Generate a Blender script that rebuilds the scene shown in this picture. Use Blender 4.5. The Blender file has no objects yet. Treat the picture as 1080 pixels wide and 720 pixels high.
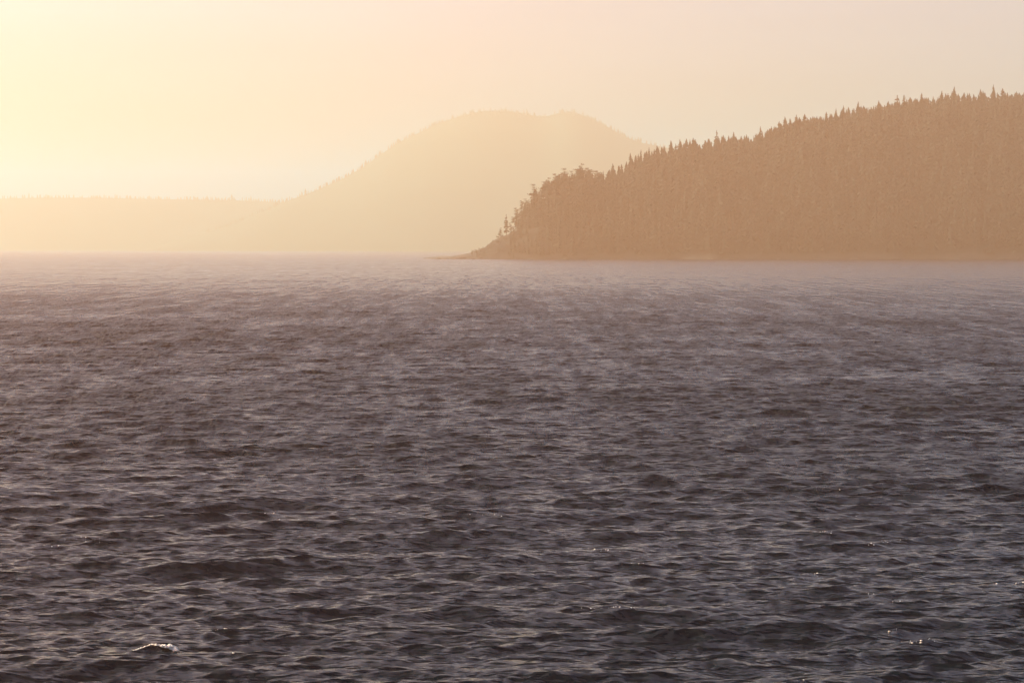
import bpy, math, random
import numpy as np
from mathutils import Vector

# ------------------------------------------------------------------ camera, sky, sun, exposure
sc = bpy.context.scene
C = sc.collection
F_PX, CX, HORIZON, EYE = 2550.0, 540.0, 261.0, 12.0      # 85 mm lens on a ferry deck, 1080 px wide photo
SUN_AZ, SUN_EL = math.radians(-87.0), math.radians(16.5)   # far to the left of the frame, low

cam = bpy.data.cameras.new('camera'); cam.lens = 85.0; cam.sensor_width = 36.0
cam.clip_start = 0.5; cam.clip_end = 60000.0
cam_o = bpy.data.objects.new('camera', cam); C.objects.link(cam_o)
cam_o.location = (0, 0, EYE)
cam_o.rotation_euler = (math.radians(90) - math.atan((360 - HORIZON) / F_PX), 0, 0)
sc.camera = cam_o

w = bpy.data.worlds.new('World'); sc.world = w; w.use_nodes = True
wn, wl = w.node_tree.nodes, w.node_tree.links
bg = wn['Background']; bg.inputs['Strength'].default_value = 0.063
sky = wn.new('ShaderNodeTexSky'); sky.sky_type = 'NISHITA'; sky.sun_disc = False
sky.sun_elevation = SUN_EL; sky.sun_rotation = SUN_AZ
sky.altitude = 0; sky.air_density = 0.9; sky.dust_density = 5.0; sky.ozone_density = 0.3
tcw = wn.new('ShaderNodeTexCoord'); mpw = wn.new('ShaderNodeMapping'); mpw.inputs['Scale'].default_value = (3.0, 3.0, 26.0); mpw.inputs['Rotation'].default_value = (.05, .12, 0)
nzw = wn.new('ShaderNodeTexNoise'); nzw.inputs['Scale'].default_value = 1.6; nzw.inputs['Detail'].default_value = 5
mrw = wn.new('ShaderNodeMapRange'); mrw.inputs['From Min'].default_value = .3; mrw.inputs['From Max'].default_value = .7
mrw.inputs['To Min'].default_value = .93; mrw.inputs['To Max'].default_value = 1.07
vmw = wn.new('ShaderNodeVectorMath'); vmw.operation = 'SCALE'          # faint veils of high cloud
wl.new(tcw.outputs['Generated'], mpw.inputs['Vector']); wl.new(mpw.outputs[0], nzw.inputs['Vector']); wl.new(nzw.outputs['Fac'], mrw.inputs['Value'])
wl.new(sky.outputs[0], vmw.inputs[0]); wl.new(mrw.outputs[0], vmw.inputs['Scale']); wl.new(vmw.outputs[0], bg.inputs['Color'])

sun = bpy.data.lights.new('sun', 'SUN'); sun.energy = 5.0; sun.angle = math.radians(0.5)
sun.color = (1.0, 0.46, 0.24)
sun_o = bpy.data.objects.new('sun', sun); C.objects.link(sun_o)
sd = Vector((math.sin(SUN_AZ) * math.cos(SUN_EL), math.cos(SUN_AZ) * math.cos(SUN_EL), math.sin(SUN_EL)))
sun_o.rotation_euler = sd.to_track_quat('Z', 'Y').to_euler()
sun_o.location = (-60, 40, 60)

sc.view_settings.view_transform = 'Standard'; sc.view_settings.look = 'None'
sc.view_settings.exposure = 2.4; sc.view_settings.gamma = 1.0
sc.render.engine = 'CYCLES'
sc.cycles.use_denoising = True
sc.cycles.max_bounces = 4; sc.cycles.volume_bounces = 0
sc.cycles.sample_clamp_direct = 0.0; sc.cycles.sample_clamp_indirect = 4.0

HAZE_DENSITY, HAZE_COLOR, HAZE_G, HAZE_ABS = 3.5e-4, (1.0, 0.52, 0.29), 0.56, (1, 1, 1)

rng = np.random.default_rng(7)
rnd = random.Random(11)

# ------------------------------------------------------------------ helpers
def px_x(px, d): return (px - CX) / F_PX * d
def px_z(py, d): return EYE + (HORIZON - py) / F_PX * d

def mesh_obj(name, verts, faces, mat, parent=None, smooth=False):
    me = bpy.data.meshes.new(name)
    if isinstance(verts, np.ndarray):
        nv, nf, k = len(verts), len(faces), faces.shape[1]
        me.vertices.add(nv); me.vertices.foreach_set('co', np.ascontiguousarray(verts, dtype=np.float32).ravel())
        me.loops.add(nf * k); me.loops.foreach_set('vertex_index', np.ascontiguousarray(faces, dtype=np.int32).ravel())
        me.polygons.add(nf); me.polygons.foreach_set('loop_start', np.arange(0, nf * k, k, dtype=np.int32))
        me.update(calc_edges=True)
    else:
        me.from_pydata(verts, [], faces)
    if smooth: me.polygons.foreach_set('use_smooth', np.ones(len(me.polygons), dtype=bool))
    me.materials.append(mat)
    o = bpy.data.objects.new(name, me); C.objects.link(o)
    if parent: o.parent = parent
    return o

def tag(o, label=None, cat=None, group=None, kind=None):
    for k, v in (('label', label), ('category', cat), ('group', group), ('kind', kind)):
        if v: o[k] = v
    return o

def vnoise(x, y, seed):
    """smooth value noise, numpy"""
    xi, yi = np.floor(x).astype(np.int64), np.floor(y).astype(np.int64)
    xf, yf = x - xi, y - yi
    def h(a, b):
        n = (a * 374761393 + b * 668265263 + seed * 1274126177) & 0x7fffffff
        n = ((n ^ (n >> 13)) * 1274126177) & 0x7fffffff
        return ((n ^ (n >> 16)) & 0xffff) / 65535.0
    u, v = xf * xf * (3 - 2 * xf), yf * yf * (3 - 2 * yf)
    return (h(xi, yi) * (1 - u) + h(xi + 1, yi) * u) * (1 - v) + (h(xi, yi + 1) * (1 - u) + h(xi + 1, yi + 1) * u) * v
def fbm(x, y, seed, octs=4):
    r, a, t = 0, 1, 0
    for i in range(octs):
        r = r + a * vnoise(x * 2 ** i, y * 2 ** i, seed + i); t += a; a *= .5
    return r / t

# ------------------------------------------------------------------ materials
def new_mat(name):
    m = bpy.data.materials.new(name); m.use_nodes = True
    return m, m.node_tree.nodes, m.node_tree.links, m.node_tree.nodes['Principled BSDF']

def noisy_mat(name, c1, c2, scale, rough=0.9, coord='Object'):
    m, n, l, b = new_mat(name)
    tc = n.new('ShaderNodeTexCoord'); nt = n.new('ShaderNodeTexNoise'); nt.inputs['Scale'].default_value = scale
    nt.inputs['Detail'].default_value = 5
    mx = n.new('ShaderNodeMix'); mx.data_type = 'RGBA'
    mx.inputs[6].default_value = (*c1, 1); mx.inputs[7].default_value = (*c2, 1)
    l.new(tc.outputs[coord], nt.inputs['Vector']); l.new(nt.outputs['Fac'], mx.inputs[0])
    l.new(mx.outputs[2], b.inputs['Base Color'])
    b.inputs['Roughness'].default_value = rough; b.inputs['Specular IOR Level'].default_value = 0.2
    return m

M_LEAF = noisy_mat('needles', (.009, .010, .006), (.018, .019, .010), 0.6, .8)
M_BARK = noisy_mat('bark', (.05, .035, .025), (.11, .08, .055), 2.0, .95)
M_ROCK = noisy_mat('shore_rock', (.04, .034, .028), (.09, .075, .06), 0.35, .9)
M_FAR = noisy_mat('far_forest', (.03, .045, .025), (.06, .075, .035), 0.01, .95)

def terrain_mat():
    m, n, l, b = new_mat('headland_ground')
    g = n.new('ShaderNodeNewGeometry'); sp = n.new('ShaderNodeSeparateXYZ'); l.new(g.outputs['Position'], sp.inputs[0])
    nt = n.new('ShaderNodeTexNoise'); nt.inputs['Scale'].default_value = .08; nt.inputs['Detail'].default_value = 6
    l.new(g.outputs['Position'], nt.inputs['Vector'])
    ma = n.new('ShaderNodeMath'); ma.operation = 'MULTIPLY_ADD'; ma.inputs[1].default_value = -9
    l.new(nt.outputs['Fac'], ma.inputs[0]); l.new(sp.outputs['Z'], ma.inputs[2])
    mr = n.new('ShaderNodeMapRange'); mr.inputs['From Min'].default_value = 0; mr.inputs['From Max'].default_value = 2.5
    l.new(ma.outputs[0], mr.inputs['Value'])
    mx = n.new('ShaderNodeMix'); mx.data_type = 'RGBA'
    mx.inputs[6].default_value = (.045, .038, .03, 1); mx.inputs[7].default_value = (.014, .013, .008, 1)
    l.new(mr.outputs[0], mx.inputs[0]); l.new(mx.outputs[2], b.inputs['Base Color'])
    b.inputs['Roughness'].default_value = .95
    return m
M_GROUND = terrain_mat()

def water_mat():
    m, n, l, b = new_mat('sea_water')
    b.inputs['Base Color'].default_value = (.002, .006, .0085, 1)
    b.inputs['IOR'].default_value = 1.24; b.inputs['Roughness'].default_value = .06
    g = n.new('ShaderNodeNewGeometry')
    lost = n.new('ShaderNodeAttribute'); lost.attribute_name = 'lost'
    gust = n.new('ShaderNodeAttribute'); gust.attribute_name = 'gust'
    def math_(op, a, bb=None):
        q = n.new('ShaderNodeMath'); q.operation = op
        for i, v in enumerate((a, bb)):
            if v is None: continue
            if isinstance(v, (int, float)): q.inputs[i].default_value = v
            else: l.new(v, q.inputs[i])
        return q.outputs[0]
    def grad(scale, squash, delta, detail, rough, rot):
        """slope of a noise field by finite differences, so that it does not depend on the pixel size"""
        hs = []
        for off in ((0, 0, 0), (delta, 0, 0), (0, delta, 0)):
            va = n.new('ShaderNodeVectorMath'); va.operation = 'ADD'; va.inputs[1].default_value = off
            l.new(g.outputs['Position'], va.inputs[0])
            mp = n.new('ShaderNodeMapping'); mp.inputs['Rotation'].default_value = (0, 0, rot)
            mp.inputs['Scale'].default_value = (scale * squash, scale, 0)
            l.new(va.outputs[0], mp.inputs['Vector'])
            nt = n.new('ShaderNodeTexNoise'); nt.noise_dimensions = '2D'
            nt.inputs['Scale'].default_value = 1; nt.inputs['Detail'].default_value = detail; nt.inputs['Roughness'].default_value = rough
            l.new(mp.outputs[0], nt.inputs['Vector']); hs.append(nt.outputs['Fac'])
        return (math_('DIVIDE', math_('SUBTRACT', hs[1], hs[0]), delta), math_('DIVIDE', math_('SUBTRACT', hs[2], hs[0]), delta))
    # wave groups and cat's paws: the chop comes in patches
    mpg = n.new('ShaderNodeMapping'); mpg.inputs['Scale'].default_value = (.42, .045, 0); mpg.inputs['Rotation'].default_value = (0, 0, .03)
    l.new(g.outputs['Position'], mpg.inputs['Vector'])
    ng = n.new('ShaderNodeTexNoise'); ng.noise_dimensions = '2D'; ng.inputs['Scale'].default_value = 1; ng.inputs['Detail'].default_value = 4; ng.inputs['Roughness'].default_value = .7
    l.new(mpg.outputs[0], ng.inputs['Vector'])
    mg = n.new('ShaderNodeMapRange'); mg.inputs['From Min'].default_value = .28; mg.inputs['From Max'].default_value = .72
    mg.inputs['To Min'].default_value = .35; mg.inputs['To Max'].default_value = 1.65; l.new(ng.outputs['Fac'], mg.inputs['Value'])
    mp2 = n.new('ShaderNodeMapping'); mp2.inputs['Scale'].default_value = (.16, .012, 0); mp2.inputs['Rotation'].default_value = (0, 0, -.02)
    l.new(g.outputs['Position'], mp2.inputs['Vector'])
    ng2 = n.new('ShaderNodeTexNoise'); ng2.noise_dimensions = '2D'; ng2.inputs['Scale'].default_value = 1; ng2.inputs['Detail'].default_value = 5; ng2.inputs['Roughness'].default_value = .75
    l.new(mp2.outputs[0], ng2.inputs['Vector'])
    mg2 = n.new('ShaderNodeMapRange'); mg2.inputs['From Min'].default_value = .32; mg2.inputs['From Max'].default_value = .68
    mg2.inputs['To Min'].default_value = .4; mg2.inputs['To Max'].default_value = 1.6; l.new(ng2.outputs['Fac'], mg2.inputs['Value'])
    lostg = math_('MULTIPLY', math_('MULTIPLY', lost.outputs['Fac'], mg.outputs[0]), mg2.outputs[0])
    # waves too short for the mesh or the ripples widen the gloss
    al = math_('SQRT', math_('ADD', math_('MULTIPLY', math_('MULTIPLY', lostg, lostg), .75), .0004))
    l.new(math_('SQRT', math_('MULTIPLY', al, gust.outputs['Fac'])), b.inputs['Roughness'])
    fx, fy = grad(1.7, .45, .03, 2.6, .5, .16)       # ripples of 0.1 to 0.3 m
    mx_, my_ = grad(.6, 1.7, .1, 2.5, .6, .1)        # short waves the mesh is too coarse to carry
    fs = math_('MULTIPLY', gust.outputs['Fac'], .44)
    ms = math_('MULTIPLY', lostg, 3.0)
    sx = math_('ADD', math_('MULTIPLY', fx, fs), math_('MULTIPLY', mx_, ms))
    sy = math_('ADD', math_('MULTIPLY', fy, fs), math_('MULTIPLY', my_, ms))
    cb = n.new('ShaderNodeCombineXYZ'); l.new(sx, cb.inputs[0]); l.new(sy, cb.inputs[1])
    sub = n.new('ShaderNodeVectorMath'); sub.operation = 'SUBTRACT'
    l.new(g.outputs['Normal'], sub.inputs[0]); l.new(cb.outputs[0], sub.inputs[1])
    nm = n.new('ShaderNodeVectorMath'); nm.operation = 'NORMALIZE'; l.new(sub.outputs[0], nm.inputs[0])
    l.new(nm.outputs[0], b.inputs['Normal'])
    return m
M_WATER = water_mat()

def foam_mat():
    m, n, l, b = new_mat('foam')
    b.inputs['Base Color'].default_value = (.8, .8, .78, 1); b.inputs['Roughness'].default_value = .6
    tr = n.new('ShaderNodeBsdfTranslucent'); tr.inputs['Color'].default_value = (.8, .8, .78, 1)
    ms = n.new('ShaderNodeMixShader'); ms.inputs[0].default_value = .45
    l.new(b.outputs[0], ms.inputs[1]); l.new(tr.outputs[0], ms.inputs[2]); l.new(ms.outputs[0], n['Material Output'].inputs['Surface'])
    return m
M_FOAM = foam_mat()

# ------------------------------------------------------------------ the sea
def build_sea():
    half = math.radians(15.0)
    fine = np.linspace(-half, half, 530)
    side = half + np.geomspace(.004, math.pi - half, 26)
    ang = np.concatenate([-side[::-1], fine, side])
    r = np.concatenate([np.geomspace(1.5, 48, 24)[:-1], 50 * np.exp(np.arange(0, math.log(1600 / 50), .0015)), np.geomspace(1610, 17000, 60)])
    A, R = np.meshgrid(ang, r)
    X, Y = (R * np.sin(A)).astype(np.float32), (R * np.cos(A)).astype(np.float32)
    cell_r = np.gradient(r)[:, None] * np.ones_like(A)
    cell_a = np.abs(np.gradient(ang))[None, :] * R
    cell = np.maximum(cell_r, cell_a * .8).astype(np.float32)
    # wind patches
    gust = (.55 * fbm(X * .006 + 3, Y * .011 + 9, 21) + .45 * fbm(X * .035 + 40, Y * .05 + 2, 33, 3)).astype(np.float32)
    gust = np.clip((gust - .5) * (2.3 - 1.5 * np.clip((R - 150) / 500, 0, 1)) + 1.0, .4, 1.7).astype(np.float32)
    # the water lies calmer in the lee of the land
    q_ = np.clip((np.log(np.maximum(R, 1)) - math.log(230)) / math.log(1300 / 230), 0, 1)
    wind = (1 - .6 * q_ * q_ * (3 - 2 * q_)).astype(np.float32)
    gust = gust * wind
    f_ = np.clip((np.log(np.maximum(R, 1)) - math.log(420)) / math.log(1550 / 420), 0, 1)
    fade = (1 - f_ * f_ * (3 - 2 * f_)).astype(np.float32)
    Z = np.zeros_like(X); DX = np.zeros_like(X); DY = np.zeros_like(X); lost = np.zeros_like(X)
    lam = np.geomspace(11.0, .36, 120) * rng.uniform(.95, 1.05, 120)
    main = math.radians(-90 + 14)             # the waves run towards the camera and to the right
    fine_rows = None
    for L in lam:
        k = 2 * math.pi / L
        peak = 3.2
        slope = .034 * (math.exp(-((L / peak) - 1) * .55) if L > peak else (L / peak) ** -.1)
        amp = slope / k * 1.0
        th = main + rng.normal(0, .26 + .3 * (1 - min(L / 5, 1)))
        ph = rng.uniform(0, 2 * math.pi)
        wgt = np.clip(L / cell / 1.2 - 1.2, 0, 1)
        wgt = wgt * fade
        lost += (1 - wgt) * slope ** 2
        rows = np.where(wgt.max(axis=1) > 0)[0]
        if len(rows) == 0: continue
        a, b_ = rows[0], rows[-1] + 1
        P = (k * (math.cos(th) * X[a:b_] + math.sin(th) * Y[a:b_]) + ph).astype(np.float32)
        W = wgt[a:b_] * amp * (.6 + .4 * gust[a:b_]) * wind[a:b_]
        Z[a:b_] += W * np.sin(P)
        cp = W * np.cos(P) * .85
        DX[a:b_] += cp * math.cos(th); DY[a:b_] += cp * math.sin(th)
    lost = wind * np.sqrt(lost * .5 + (.13 * np.clip((cell - .12) / .5, 0, 1)) ** 2)
    print('rms slope lost', lost.min(), lost.max(), 'z std', Z[200:500, 30:700].std())
    # one steeper crest that is just breaking, with a whitecap on it
    bx, by = px_x(158, 71.5), 71.5
    u, v = X - bx, Y - by - .12 * (X - bx)
    Z += (.15 * np.exp(-((u - .15) / .7) ** 2 - (v / .3) ** 2)).astype(np.float32)
    V = np.stack([X + DX, Y + DY, Z], axis=-1).reshape(-1, 3)
    nr, nc = X.shape
    i = np.arange(nr - 1)[:, None] * nc + np.arange(nc - 1)[None, :]
    Fq = np.stack([i, i + 1, i + 1 + nc, i + nc], axis=-1).reshape(-1, 4)[:, ::-1]
    o = mesh_obj('sea', V, Fq, M_WATER, smooth=True)
    for nme, arr in (('lost', lost), ('gust', gust)):
        at = o.data.attributes.new(nme, 'FLOAT', 'POINT'); at.data.foreach_set('value', np.ascontiguousarray(arr, dtype=np.float32).ravel())
    tag(o, kind='structure')
    return X, Y, V.reshape(nr, nc, 3)
SX, SY, SV = build_sea()

def sea_at(x, y):
    d = (SV[..., 0] - x) ** 2 + (SV[..., 1] - y) ** 2
    return SV.reshape(-1, 3)[int(np.argmin(d))][2]

# ------------------------------------------------------------------ the headland
canopy = [(440, 275), (460, 273), (470, 271.6), (484, 268.8), (498, 265), (512, 258.5), (524, 248), (534, 241), (541, 234), (547, 224), (556, 210), (566, 199), (580, 190), (596, 184),
          (612, 180), (628, 181), (636, 183), (650, 177), (664, 169), (680, 162), (694, 156), (715, 152), (732, 150), (756, 146), (775, 146),
          (795, 144), (812, 137), (830, 129), (850, 125), (868, 125), (884, 118), (905, 114), (925, 113), (945, 108), (965, 106), (985, 104),
          (1005, 98), (1022, 102), (1040, 98), (1060, 98), (1080, 99), (1130, 97), (1250, 99), (1450, 110), (1700, 135)]
cpx, cpy = np.array([c[0] for c in canopy], float), np.array([c[1] for c in canopy], float)
SHORE = 2500.0
def tree_h(px):          # canopy height, lower at the exposed tip
    return np.interp(px, [480, 520, 545, 570, 620, 760], [0, 3, 10, 15, 19, 23])
def ridge(px):
    """ground height of the ridge and its distance behind the shore at a bearing"""
    W = np.interp(px, [440, 480, 545, 620, 760, 1000, 1700], [18, 24, 60, 105, 170, 255, 300])
    z = px_z(np.interp(px, cpx, cpy), SHORE + W) - tree_h(px)
    return z, W
def shore_y(x):
    return SHORE + 14 * (fbm(x * .012 + 5, x * 0 + 1.5, 51, 4) - .5) * 2
def ground(x, y):
    px = CX + x / (SHORE + 80) * F_PX
    H, W = ridge(px)
    t = (y - shore_y(x)) / W
    s = np.where(t < 1, np.clip(t, -.3, 1) ** 1 * (1.62 - .62 * np.clip(t, 0, 1)), np.maximum(1 - .12 * (t - 1) ** 1.5, -.3))
    bank = np.clip((y - shore_y(x)) / 7, 0, 1) * 2.4 * np.clip((px - 468) / 40, .15, 1)
    z = (H - 2.4 * np.clip((px - 468) / 40, 0.15, 1)) * np.clip(s, -1, 1) + bank + (fbm(x * .05, y * .05, 61) - .5) * np.clip(t * 8, 0, 1) * 5 * np.clip((px - 480) / 60, .1, 1)
    z = z + (fbm(x * .25, y * .25, 71) - .5) * 1.6 * np.clip(1.5 - t * 3, 0, 1) * np.clip((px - 462) / 20, 0, 1)
    return np.maximum(np.where(t < 0, t * W * .3, z), -1.8)

def build_headland():
    xs = np.concatenate([np.arange(-95, 560, 2.5), np.arange(560, 1200, 14)])
    ys = np.concatenate([np.arange(2470, 2560, 2.0), np.arange(2560, 3300, 12)])
    Xg, Yg = np.meshgrid(xs, ys)
    Zg = ground(Xg, Yg)
    V = np.stack([Xg, Yg, Zg], -1).reshape(-1, 3)
    nr, nc = Xg.shape
    i = np.arange(nr - 1)[:, None] * nc + np.arange(nc - 1)[None, :]
    Fq = np.stack([i, i + 1, i + 1 + nc, i + nc], -1).reshape(-1, 4)
    o = mesh_obj('headland', V, Fq, M_GROUND, smooth=True)
    tag(o, kind='structure')
build_headland()

# --- conifers, unit height
def conifer(seed, levels, per, rad, jag, top_power, lean=0.0, bare=.12, gap=0.0, detail=True):
    q = random.Random(seed); v, f = [], []
    for i in range(levels):
        t = i / (levels - 1)
        z = bare + (1 - bare) * (t ** .92) * .97
        rr = rad * ((1 - t) ** top_power) * (.55 + .45 * min(1, (t + .12) / .22)) + .012
        if q.random() < gap: rr *= .45
        for k in range(per):
            a = 2 * math.pi * (k + q.random() * .8) / per + i * 1.3
            L = rr * (1 - jag + 2 * jag * q.random())
            dr = -.06 - .5 * rr * q.random()
            zz = z + q.uniform(-.018, .018)
            lx = lean * t
            ca, sa = math.cos(a), math.sin(a)
            wd = L * q.uniform(.28, .5) + .006
            tip = (L * ca + lx, L * sa, zz + dr * L / rad * .8 + .012)
            b = (lx, 0, zz + .022)
            mx, my, mz = b[0] + (tip[0] - b[0]) * .55, tip[1] * .55, b[2] + (tip[2] - b[2]) * .5
            n0 = len(v)
            v += [b, (mx - sa * wd, my + ca * wd, mz - .015), tip, (mx + sa * wd, my - ca * wd, mz - .015)]
            f += [(n0, n0 + 1, n0 + 2), (n0, n0 + 2, n0 + 3)]
            if detail:
                n0 = len(v)
                hgt = .022 + .02 * q.random()
                v += [b, (mx, my, mz + hgt * .6), tip, (mx, my, mz - hgt * 1.3)]
                f += [(n0, n0 + 1, n0 + 2), (n0, n0 + 2, n0 + 3)]
    n0 = len(v)      # leader
    for k in range(3):
        a = 2.1 * k; v.append((lean + .012 * math.cos(a), .012 * math.sin(a), .93))
    v.append((lean, 0, 1.0)); f += [(n0, n0 + 1, n0 + 3), (n0 + 1, n0 + 2, n0 + 3), (n0 + 2, n0, n0 + 3)]
    return v, f

def clump_tree(seed, n_clumps, spread, flat, lean=0.0):
    """an open, wind-shaped tree: flat plates of needles on a leaning stem"""
    q = random.Random(seed); v, f = [], []
    for c in range(n_clumps):
        t = .3 + .7 * (c / (n_clumps - 1))
        a = q.random() * 6.28
        R = spread * (1.15 - .85 * t) * q.uniform(.1, .8)
        cx, cy, cz = R * math.cos(a) + lean * t * t, R * math.sin(a), t * .95
        cr = spread * q.uniform(.3, .5) * (1.25 - .75 * t)
        for k in range(70):
            p = Vector((q.gauss(0, 1), q.gauss(0, 1), q.gauss(0, flat))) * cr * .55
            s = cr * q.uniform(.3, .6)
            d1 = Vector((q.gauss(0, 1), q.gauss(0, 1), q.gauss(0, .5))).normalized() * s
            d2 = Vector((q.gauss(0, 1), q.gauss(0, 1), q.gauss(0, .6))).normalized() * s
            n0 = len(v); o = Vector((cx, cy, cz)) + p
            v += [tuple(o), tuple(o + d1), tuple(o + d2)]; f.append((n0, n0 + 1, n0 + 2))
    return v, f

def trunk_mesh(lean=0.0, top=.9):
    v, f = [], []
    for i in range(5):
        t = i / 4 * top; r = .017 * (1 - t * .85)
        for k in range(6):
            a = k * math.pi / 3; v.append((lean * t * t + r * math.cos(a), r * math.sin(a), t - (.04 if i == 0 else 0)))
    for i in range(4):
        for k in range(6):
            f.append((i * 6 + k, i * 6 + (k + 1) % 6, i * 6 + 6 + (k + 1) % 6, i * 6 + 6 + k))
    return v, f

def as_mesh(name, vf, mat):
    me = bpy.data.meshes.new(name); me.from_pydata(vf[0], [], vf[1]); me.materials.append(mat); return me

CROWNS = []
for i in range(7):
    CROWNS.append(as_mesh('crown', conifer(100 + i, 17 + i % 3, 7, rnd.uniform(.15, .2), .38, rnd.uniform(.75, 1.0), bare=rnd.uniform(.08, .2), gap=.12), M_LEAF))
SPARSE = [as_mesh('crown', conifer(200 + i, 12, 5, rnd.uniform(.13, .17), .55, .7, bare=.25, gap=.3), M_LEAF) for i in range(3)]
WIND = [as_mesh('crown', clump_tree(300 + i, 8 + i, .36, .35, lean=(-.12, .06, -.2)[i]), M_LEAF) for i in range(3)]
TRUNK = as_mesh('trunk', trunk_mesh(), M_BARK)

def add_tree(x, y, z, h, wide, crown, label, group):
    e = bpy.data.objects.new('conifer_tree', None); C.objects.link(e)
    e.empty_display_size = .2
    e.location = (x, y, z); e.scale = (h * wide, h * wide, h)
    e.rotation_euler = (rnd.gauss(0, .02), rnd.gauss(0, .02), 0 if crown in WIND else rnd.random() * 6.28)
    for nme, me in (('trunk', TRUNK), ('crown', crown)):
        c = bpy.data.objects.new(nme, me); C.objects.link(c); c.parent = e
    tag(e, label, 'tree', group)
    return e

# marked trees of the skyline: (px, top py, style, label)
heroes = [
    (534, 226, 's', 'lone thin spindly conifer standing clear near the tip of the wooded headland'),
    (527.5, 240, 'w', 'low wind-shaped tree just left of the lone thin conifer at the point'),
    (548, 219, 'w', 'bushy tree just right of the lone thin conifer, first of the closed forest edge'),
    (564, 194, 'w', 'flat-layered wind-swept tree high on the steep left forest edge'),
    (577, 187, 'w', 'wind-shaped tree next right of the flat-layered tree on the steep left forest edge'), (590, 183, 'w', 'wind-shaped tree second right of the flat-layered tree on the steep left forest edge'),
    (599, 177, 'w', 'flat-topped tree just left of the tallest tree on the round shoulder of the headland'),
    (610.5, 172, 'w', 'tallest ragged tree on the round shoulder at the left of the headland skyline'),
    (625, 177, 'w', 'broad flat-topped tree left of the small notch in the headland skyline'),
    (647, 173, 'c', 'pointed conifer just right of the small notch in the headland skyline'),
    (665, 162, 'c', 'slim spire conifer on the slope where the far mountain meets the headland skyline'),
    (675, 158.5, 'c', 'conifer spire next right of the slim spire where mountain and headland skylines meet'), (684, 156, 'c', 'conifer spire second right of the slim spire where mountain and headland skylines meet'), (693, 154, 'c', 'conifer top on the skyline right where the far mountain disappears behind the headland'), (707, 148.5, 'c', 'conifer top just right of where the far mountain disappears behind the headland'), (717, 147.5, 'c', 'pointed conifer second right of where the far mountain disappears behind the headland'),
    (731, 146, 'c', 'pointed conifer midway between the end of the far mountain and the tall thin spike'), (755, 138, 's', 'tall thin conifer spike, highest before the dip in the middle of the headland skyline'),
    (762, 143, 'c', 'lower conifer leaning close on the right of the tall thin spike'), (773, 140, 'c', 'pointed conifer at the left rim of the dip in the middle of the headland skyline'), (801, 134, 'c', 'pointed conifer just right of the dip in the middle of the headland skyline'),
    (809, 137, 'c', 'lower conifer close on the right of the pointed one right of the skyline dip'), (827, 124, 'c', 'leftmost of three conifer tops at the foot of the rise right of the dip'), (839, 122, 'c', 'middle of three conifer tops at the foot of the rise right of the dip'), (848, 121, 'c', 'rightmost of three conifer tops at the foot of the rise right of the dip'), (871, 119, 'c', 'left of the three conifer tops on the upper skyline rise toward the right plateau'), (881, 115, 'c', 'middle of the three conifer tops on the upper skyline rise toward the right plateau'), (888, 112, 'c', 'right of the three conifer tops on the upper skyline rise toward the right plateau'),
    (904, 108, 'c', 'pointed conifer at the left start of the high right plateau of the skyline'), (925, 107, 'c', 'pointed conifer on the plateau just left of the two close-set thin spikes'), (945, 101, 's', 'left of two close-set thin conifer spikes on the right plateau skyline'), (952, 101, 's', 'right of two close-set thin conifer spikes on the right plateau skyline'), (970.6, 99, 'c', 'pointed conifer next right of the two close-set thin spikes'), (991, 97, 'c', 'pointed conifer just left of the second-highest conifer top on the right plateau'),
    (1005, 92, 'c', 'second-highest conifer top of the skyline, left of the highest one near the right edge'), (1021, 99, 'c', 'lower conifer midway between the two highest tops of the skyline'), (1033, 95, 'c', 'pointed conifer just left of the highest conifer top near the right edge'),
    (1046, 90, 'c', 'highest conifer top of all on the headland skyline, near the right edge of the picture'),
    (1056.6, 94, 'c', 'pointed conifer just right of the highest conifer top near the right edge'), (1071, 97, 'c', 'last pointed conifer top on the skyline before the right edge of the picture')]

COMMON = 'dark conifer among many alike along the skyline of the wooded headland'
GROUP = 'conifers along the headland skyline'
for i, (px, py, st, lab) in enumerate(heroes):
    H, W = ridge(px)
    y = SHORE + W * (.96 if px > 600 else .8); x = px_x(px, y)
    z = float(ground(np.array([x]), np.array([y]))[0])
    h = max(px_z(py, y) - z, 4)
    cr = {'s': SPARSE, 'w': WIND, 'c': CROWNS}[st]
    add_tree(x, y, z - .3, h + .3, rnd.uniform(.85, 1.45) if st != 'w' else rnd.uniform(.8, 1.0), cr[i % len(cr)], lab or COMMON, GROUP)

# the forest behind them: the most exposed as single trees, the rest as one mass
n = 15000
tx, ty = rng.uniform(-70, 780, n), rng.uniform(2500, 2860, n)
tpx = CX + tx / ty * F_PX
Ht, Wt = ridge(CX + tx / (SHORE + 80) * F_PX)
tt = (ty - shore_y(tx)) / Wt
tz = ground(tx, ty)
ok = (tt > .015) & (tt < 1.25) & (tz > 1.7) & (tpx > 538)
tx, ty, tz, tpx, tt = tx[ok], ty[ok], tz[ok], tpx[ok], tt[ok]
keep, cellmap = [], {}
for i in range(len(tx)):       # keep trees a few metres apart
    c = (int(tx[i] // 4.2), int(ty[i] // 5.0))
    if c in cellmap: continue
    cellmap[c] = 1; keep.append(i)
tx, ty, tz, tpx, tt = (a[keep] for a in (tx, ty, tz, tpx, tt))
th = tree_h(tpx) * rng.uniform(.6, 1.25, len(tx)) * np.where(tt > 1, .95, 1) + 1.5
top_py = HORIZON - (tz + th - EYE) / ty * F_PX
sky_py = np.interp(tpx, cpx, cpy)
over = np.minimum(0, top_py - (sky_py + np.where(tpx > 640, rng.uniform(-3, 9, len(tx)) + 5 * (fbm(tx * .09, tx * 0 + 3, 88, 2) - .5), rng.uniform(-5, 2, len(tx)))))         # none rises far above the canopy line
th = np.maximum(th + over / F_PX * ty, 4)
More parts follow.
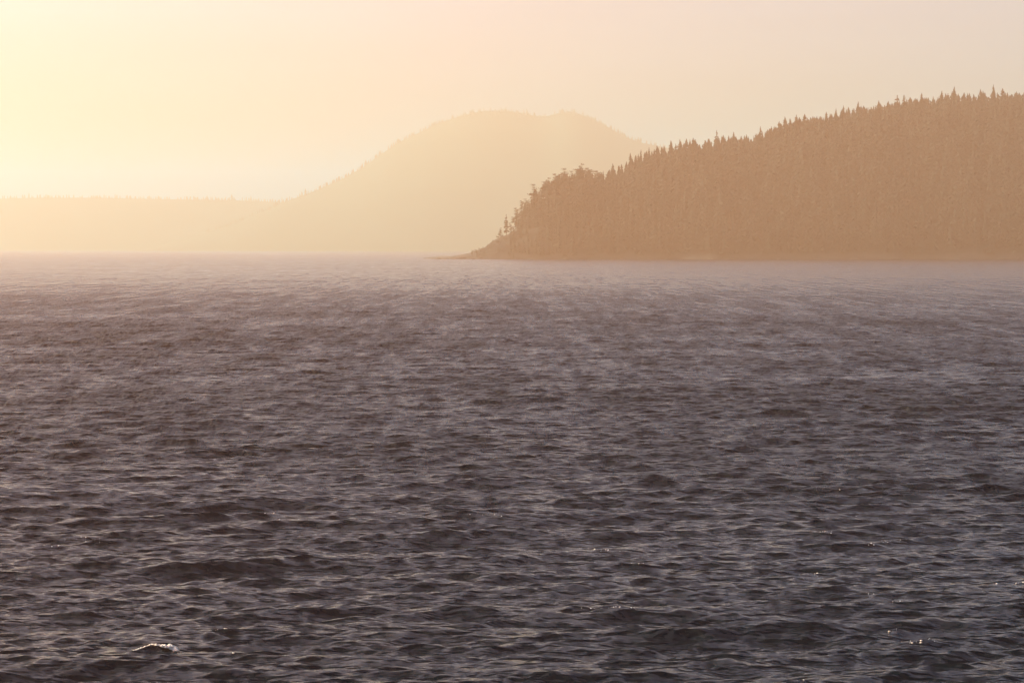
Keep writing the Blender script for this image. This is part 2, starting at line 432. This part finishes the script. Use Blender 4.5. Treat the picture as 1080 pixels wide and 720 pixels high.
top_py = HORIZON - (tz + th - EYE) / ty * F_PX
rank = np.argsort((top_py - sky_py) + np.where((tpx < 1086), 0, 1e3))
solo = rank[:260]
for j, i in enumerate(solo):
    add_tree(float(tx[i]), float(ty[i]), float(tz[i]) - .3, float(th[i]) + .3, rnd.uniform(.85, 1.7), WIND[j % 3] if (tpx[i] < 640 and rnd.random() < .7) else CROWNS[j % 7], COMMON, GROUP)
rest = rank[260:]
protos = []
for s in range(5):
    q = random.Random(500 + s); v, f = [], []
    for lv in range(5):
        z1 = .32 + .17 * lv; z0 = z1 - .3 + .03 * lv; rr = .2 * (1 - lv * .17)
        n0 = len(v)
        for k in range(9):
            a = 2 * math.pi * (k + q.uniform(-.3, .3)) / 9; rad = rr * (q.uniform(.75, 1.15) if k % 2 else q.uniform(.4, .65))
            v.append((rad * math.cos(a), rad * math.sin(a), z0 + (.0 if k % 2 else .07) + q.uniform(-.03, .03)))
        v.append((0, 0, z1))
        f += [(n0 + k, n0 + (k + 1) % 9, n0 + 9) for k in range(9)]
    protos.append((np.array(v), np.array(f)))
Vs, Fs, off = [], [], 0
for i in rest:
    v, f = protos[rnd.randrange(5)]
    a = rnd.random() * 6.28; ca, sa = math.cos(a), math.sin(a); h = th[i]; wd = h * rnd.uniform(1.2, 1.8)
    Vs.append(np.stack([(v[:, 0] * ca - v[:, 1] * sa) * wd + tx[i], (v[:, 0] * sa + v[:, 1] * ca) * wd + ty[i], v[:, 2] * h + tz[i] - .3], -1))
    Fs.append(f + off); off += len(v)
for i in range(150):
    px = rnd.uniform(497, 548); y = SHORE + rnd.uniform(4, 45); x = px_x(px, y)
    z = float(ground(np.array([x]), np.array([y]))[0])
    if z < 2.2: continue
    v, f = clump_tree(900 + i % 6, 3, .9, .5); v = np.array(v); h = rnd.uniform(1.2, 3.2)
    Vs.append(v * np.array([h * .8, h * .8, h]) + np.array([x, y, z - h * .25])); Fs.append(np.array(f) + off); off += len(v)
print('forest trees', len(rest), 'verts', off)
fo = mesh_obj('forest', np.concatenate(Vs), np.concatenate(Fs), M_LEAF)
tag(fo, 'dense conifer forest covering the slope of the headland', 'forest', kind='stuff')

# --- rocks at the foot of the point
def rock_mesh(seed):
    q = random.Random(seed); v, f = [], []
    rings, seg = 6, 10
    for i in range(rings + 1):
        p = math.pi * i / rings
        for k in range(seg):
            a = 2 * math.pi * k / seg
            r = 1 + q.uniform(-.22, .18)
            v.append((r * math.sin(p) * math.cos(a), r * math.sin(p) * math.sin(a), .6 * r * math.cos(p)))
    for i in range(rings):
        for k in range(seg):
            f.append((i * seg + k, (i + 1) * seg + k, (i + 1) * seg + (k + 1) % seg, i * seg + (k + 1) % seg))
    return as_mesh('rock', (v, f), M_ROCK)
RK = [rock_mesh(s) for s in range(4)]
rocks = [(462, 2494, 3.4, 2.0, 'small lone rock just off the very tip of the point'),
         (470, 2497, 4.2, 1.3, 'low flat rock at the very tip of the point, beside the lone small rock'),
         (478, 2498, 5.0, 1.5, 'low dark rock on the shore a little right of the tip'),
         (487, 2499, 4.6, 3.2, 'humped rock standing a little above the low spit of the point'),
         (496, 2497, 5.0, 2.2, 'rounded rock on the waterline between the humped rock and the first slope'),
         (505, 2499, 5.5, 3.0, 'broad rock at the foot of the bare slope below the lone thin conifer')]
for i, (px, y, wd, hg, lab) in enumerate(rocks):
    o = bpy.data.objects.new('shore_rock', RK[i % 4]); C.objects.link(o)
    o.location = (px_x(px, y), y, .2); o.scale = (wd, wd * .7, hg); o.rotation_euler = (0, 0, rnd.uniform(-.4, .4))
    tag(o, lab, 'rock', 'rocks along the point')

for i in range(26):
    x = -15 + 22.5 * i + rnd.uniform(-9, 9); y = float(shore_y(np.array([x]))[0]) + rnd.uniform(-2.5, 1)
    o = bpy.data.objects.new('shore_rock', RK[rnd.randrange(4)]); C.objects.link(o)
    wd = rnd.uniform(2.0, 6.5); o.location = (x, y, .1); o.scale = (wd, wd * .6, rnd.uniform(.9, 2.4)); o.rotation_euler = (0, 0, rnd.uniform(-.5, .5))
    tag(o, 'low dark rock along the waterline at the foot of the wooded headland', 'rock', 'rocks along the foot of the wooded headland')

# ------------------------------------------------------------------ far mountain and far low hills
def far_land(name, prof, dist, depth, seed, x_extra):
    px_, py_ = np.array([p[0] for p in prof], float), np.array([p[1] for p in prof], float)
    xs = np.arange(px_x(px_[0], dist), px_x(px_[-1], dist), 40.0)
    ts = np.concatenate([np.linspace(-1, 0, 26), np.linspace(.08, 1.0, 8)])
    Xg, Tg = np.meshgrid(xs, ts)
    def hgt(X, T):
        top = px_z(np.interp(CX + X / dist * F_PX, px_, py_), dist) - 13
        s = np.where(T < 0, 1 - np.abs(T) ** 1.35, 1 - .5 * T ** 1.6)
        bump = (fbm(X * .0022, T * 3 + seed, seed, 4) - .5) * 46 * np.clip(np.abs(T) * 3, 0, 1) * np.clip(1 - np.abs(T), 0, 1)
        return top * s + bump - 2 * (np.abs(T) > .985)
    Yg = dist + Tg * depth + (fbm(Xg * .0008, Tg * 0 + .5, seed + 5, 3) - .5) * 500 * np.clip(-Tg, 0, 1)
    Zg = np.maximum(hgt(Xg, Tg), -1.8)
    nr, nc = Xg.shape
    i = np.arange(nr - 1)[:, None] * nc + np.arange(nc - 1)[None, :]
    Fq = np.stack([i, i + 1, i + 1 + nc, i + nc], -1).reshape(-1, 4)
    o = mesh_obj(name, np.stack([Xg, Yg, Zg], -1).reshape(-1, 3), Fq, M_FAR, smooth=True)
    tag(o, kind='structure')
    # trees of its skyline
    m = int((xs[-1] - xs[0]) / 4.2)
    X = rng.uniform(xs[0], xs[-1], m); T = -np.abs(rng.normal(0, .05, m)); T = np.clip(T, -.4, 0)
    Z = hgt(X, T); Y = dist + T * depth
    H = rng.uniform(9, 19, m) * np.where(rng.random(m) < .06, 1.5, 1); Rr = H * rng.uniform(.16, .3, m)
    Vs, Fs = [], []
    base = []
    for lv, (z0, z1, rr) in enumerate(((.0, .62, 1), (.4, 1.0, .62))):
        for k in range(5): base.append((rr * math.cos(k * 1.2566 + lv), rr * math.sin(k * 1.2566 + lv), z0))
        base.append((0, 0, z1))
    base = np.array(base); tri = np.array([(l * 6 + k, l * 6 + (k + 1) % 5, l * 6 + 5) for l in (0, 1) for k in range(5)])
    V = np.stack([base[None, :, 0] * Rr[:, None] * rng.uniform(.7, 1.3, (m, 12)) + X[:, None], base[None, :, 1] * Rr[:, None] + Y[:, None], base[None, :, 2] * H[:, None] + Z[:, None] - 1], -1)
    Fa = (tri[None] + 12 * np.arange(m)[:, None, None])
    fo = mesh_obj('far_forest', V.reshape(-1, 3), Fa.reshape(-1, 3), M_FAR)
    return fo
f1 = far_land('mountain', [(180, 258), (240, 236), (280, 218), (300, 209.5), (330, 199), (360, 186), (385, 172), (400, 161), (420, 147), (440, 138), (460, 128), (480, 121), (500, 115.5),
         (515, 113.5), (540, 114.5), (558, 117.5), (572, 121), (585, 117), (600, 114.5), (615, 118), (630, 125), (645, 133), (660, 142), (675, 147), (690, 150), (720, 156),
         (780, 175), (860, 200), (980, 222), (1150, 236), (1500, 252)], 9000, 900, 3, 0)
tag(f1, 'far treetops along the double-humped mountain ridge fading in haze', 'forest', kind='stuff')
f2 = far_land('far_hills', [(-900, 225), (-600, 212), (-300, 207), (-100, 207), (0, 206.5), (40, 205.5), (100, 205.5), (200, 207.5), (260, 208.5), (290, 210), (330, 213), (420, 222), (560, 240), (700, 256)], 10300, 800, 9, 0)
tag(f2, 'far treetops along the low flat ridge on the left', 'forest', kind='stuff')

# ------------------------------------------------------------------ whitecap
def whitecap(px, d, width, label):
    x0 = px_x(px, d); q = random.Random(5)
    v, f = [], []
    for i in range(150):
        t = q.random() ** .8
        x = x0 - width * .5 + width * t + q.gauss(0, .015)
        y = d + .12 * (x - bxy[0]) - .07 + q.gauss(0, .05)
        zz = sea_at(x, y)
        r = (.014 + .062 * t ** 1.5) * q.uniform(.5, 1.1)
        z = zz + q.uniform(-.2, .9) * r + (.05 * q.random() if t > .7 else 0)
        n0 = len(v)
        for (a, b_, c) in ((1, 0, 0), (-1, 0, 0), (0, 1, 0), (0, -1, 0), (0, 0, 1), (0, 0, -1)):
            s = r * q.uniform(.7, 1.3); v.append((x + a * s * 1.4, y + b_ * s, z + c * s * .8))
        for tri in ((0, 2, 4), (2, 1, 4), (1, 3, 4), (3, 0, 4), (2, 0, 5), (1, 2, 5), (3, 1, 5), (0, 3, 5)):
            f.append(tuple(n0 + k for k in tri))
    o = mesh_obj('sea_foam', v, f, M_FOAM, smooth=True)
    tag(o, label, 'foam', kind='stuff')
bxy = (px_x(158, 71.5), 71.5)
whitecap(160, 71.5, 1.35, 'small sunlit whitecap breaking on a wave crest, lower left')

def crest_flecks(spots):  # tiny foam-white blobs set on crests in place of golden sun glints
    q = random.Random(9); v, f = [], []
    for px, py, n in spots:
        d = EYE * F_PX / (py - HORIZON); x0 = px_x(px, d)
        near = np.argwhere((np.abs(SV[..., 0] - x0) < .9) & (np.abs(SV[..., 1] - d) < 2.2))
        pts = SV[near[:, 0], near[:, 1]]; pts = pts[np.argsort(-pts[:, 2])][:n * 5]     # along the top of the nearest crest
        for p in q.sample(list(pts), min(len(pts), int(n * .7))):
            r = .005 + .024 * q.random() ** 2.5; n0 = len(v)
            for (a, b_, c) in ((1, 0, 0), (-1, 0, 0), (0, 1, 0), (0, -1, 0), (0, 0, 1), (0, 0, -1)):
                v.append((p[0] + a * r * 1.8, p[1] + b_ * r - .03, p[2] + c * r * .7 + .004))
            for tri in ((0, 2, 4), (2, 1, 4), (1, 3, 4), (3, 0, 4), (2, 0, 5), (1, 2, 5), (3, 1, 5), (0, 3, 5)):
                f.append(tuple(n0 + k for k in tri))
    tag(mesh_obj('glint_flecks', v, f, M_FOAM, smooth=True), 'scattered foam-white flecks on the wave crests, standing in for sun glints', 'foam', kind='stuff')
crest_flecks([(80, 576, 26), (232, 683, 16), (640, 638, 22), (648, 588, 10), (937, 576, 16), (880, 523, 7), (860, 610, 12), (895, 570, 14), (958, 680, 24), (515, 552, 9), (300, 545, 9), (690, 602, 8), (925, 640, 8), (1060, 612, 8), (830, 716, 6)])

# ------------------------------------------------------------------ haze
def haze():
    x, y0, y1, z0, z1 = 18500, -18500, 18500, -4.0, 585.0
    v = [(-x, y0, z0), (x, y0, z0), (x, y1, z0), (-x, y1, z0), (-x, y0, z1), (x, y0, z1), (x, y1, z1), (-x, y1, z1)]
    f = [(0, 3, 2, 1), (4, 5, 6, 7), (0, 1, 5, 4), (1, 2, 6, 5), (2, 3, 7, 6), (3, 0, 4, 7)]
    m = bpy.data.materials.new('haze'); m.use_nodes = True; n, l = m.node_tree.nodes, m.node_tree.links
    n.remove(n['Principled BSDF'])
    pv = n.new('ShaderNodeVolumePrincipled'); pv.inputs['Density'].default_value = HAZE_DENSITY
    pv.inputs['Color'].default_value = (*HAZE_COLOR, 1); pv.inputs['Anisotropy'].default_value = HAZE_G
    pv.inputs['Absorption Color'].default_value = (*HAZE_ABS, 1)
    l.new(pv.outputs[0], n['Material Output'].inputs['Volume'])
    o = mesh_obj('haze', v, f, m)
    tag(o, 'warm evening haze filling the air over the water', 'haze', kind='stuff')
haze()
